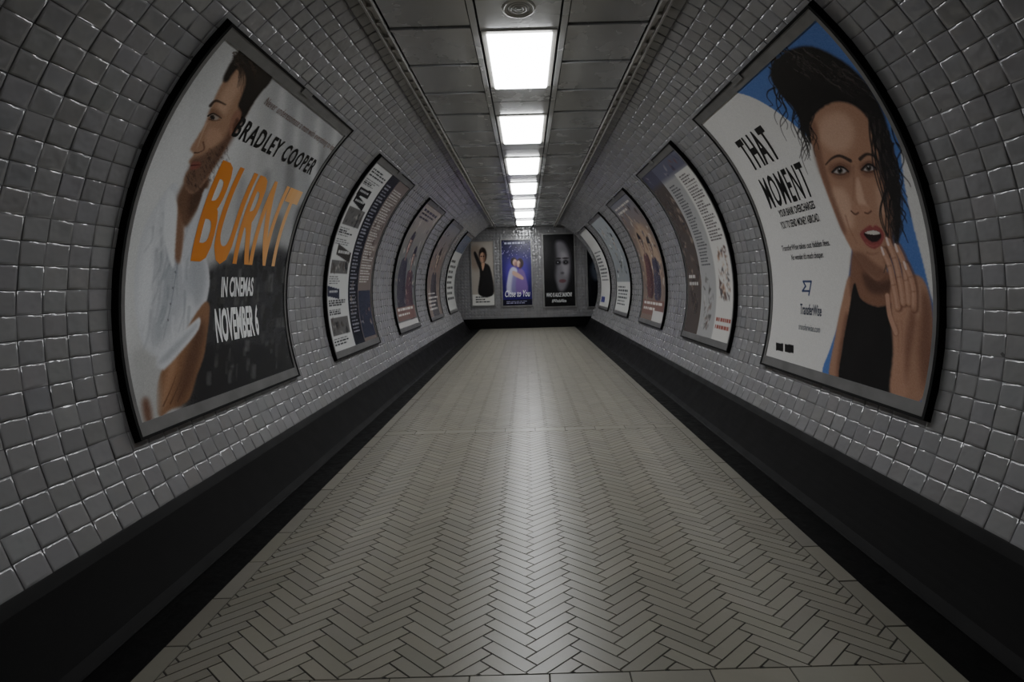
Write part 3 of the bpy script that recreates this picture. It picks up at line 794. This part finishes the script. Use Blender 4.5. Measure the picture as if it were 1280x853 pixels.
c.poly([(0.36,0.47),(0.68,0.39),(0.7,0.44),(0.4,0.53)],(196,160,144),0.010,1,True,'n')
c.rect(0,0,1,0.09,(12,10,36)); c.bars(0.12,0.02,0.88,0.07,2,(180,176,206)); c.build(map_end,0.012,e)
lt=Letters(map_end,0.0135,px2end,e)
lt.pt('Close to You',(631,371),(662,371),(631,363),(250,250,252),bold=0.005,shear=0.15)
e,c=endposter(677,292,721,384,'black book poster with large pale half-lit face and lettering',(7,7,9))
c.poly([(0.04,0.86),(0.3,0.97),(0.76,0.95),(0.98,0.7),(0.96,0.36),(0.8,0.2),(0.5,0.17),(0.2,0.26),(0.04,0.5)],(22,21,24),0.03,1,True,'n')
c.poly([(0.26,0.76),(0.42,0.9),(0.7,0.88),(0.87,0.68),(0.85,0.44),(0.72,0.26),(0.55,0.2),(0.4,0.28),(0.28,0.46)],(116,113,118),0.035,1,True,'n')
c.poly([(0.56,0.74),(0.76,0.72),(0.8,0.5),(0.66,0.42)],(160,156,160),0.035,0.7,True,'n')
c.poly([(0.14,0.9),(0.36,0.92),(0.42,0.64),(0.36,0.42),(0.38,0.24),(0.1,0.24)],(9,9,11),0.04,0.93,True,'n')
c.ell(0.46,0.61,0.11,0.036,(40,38,42),0.018); c.ell(0.72,0.61,0.1,0.036,(52,50,54),0.018)
c.ell(0.46,0.607,0.07,0.015,(14,14,16),0.005); c.ell(0.72,0.607,0.065,0.015,(14,14,16),0.005)
c.ell(0.465,0.609,0.016,0.007,(160,160,166),0.002); c.ell(0.725,0.609,0.016,0.007,(160,160,166),0.002)
c.ell(0.72,0.665,0.12,0.010,(50,46,48),0.009); c.ell(0.46,0.665,0.12,0.010,(40,36,38),0.009)
c.ell(0.6,0.46,0.06,0.016,(80,76,80),0.014); c.ell(0.6,0.35,0.12,0.025,(104,72,78),0.010); c.build(map_end,0.012,e)
lt=Letters(map_end,0.0135,px2end,e)
lt.pt('WHO IS ALICE SALMON?',(683,371),(715,371),(683,366),(230,230,230),bold=0.01)
lt.pt('#WhoIsAlice',(690,378),(708,378),(690,374),(230,230,230),bold=0.01)
e,c=endposter(732,306,765,384,'dark poster with a dim bluish portrait',(16,18,24))
c.ell(0.4,0.6,0.25,0.18,(74,80,92),0.04); c.ell(0.34,0.62,0.04,0.014,(10,10,12),0.004); c.build(map_end,0.012,e)

# ------------------------------------------------------------ world + camera
w=bpy.data.worlds.new('World'); scene.world=w; w.use_nodes=True
w.node_tree.nodes['Background'].inputs[0].default_value=(0.02,0.02,0.02,1); w.node_tree.nodes['Background'].inputs[1].default_value=0.2
cd=bpy.data.cameras.new('Camera'); cam=bpy.data.objects.new('Camera',cd); COL.objects.link(cam)
cd.sensor_fit='HORIZONTAL'; cd.sensor_width=36; cd.lens=36*F/1280
cd.shift_x=-(VX-640)/1280; cd.shift_y=-(426.5-VY)/1280
cd.clip_start=0.05; cd.clip_end=100
cam.matrix_world=Matrix(((C,S,0,0),(0,0,-1,0),(-S,C,0,CAMH),(0,0,0,1)))
scene.camera=cam
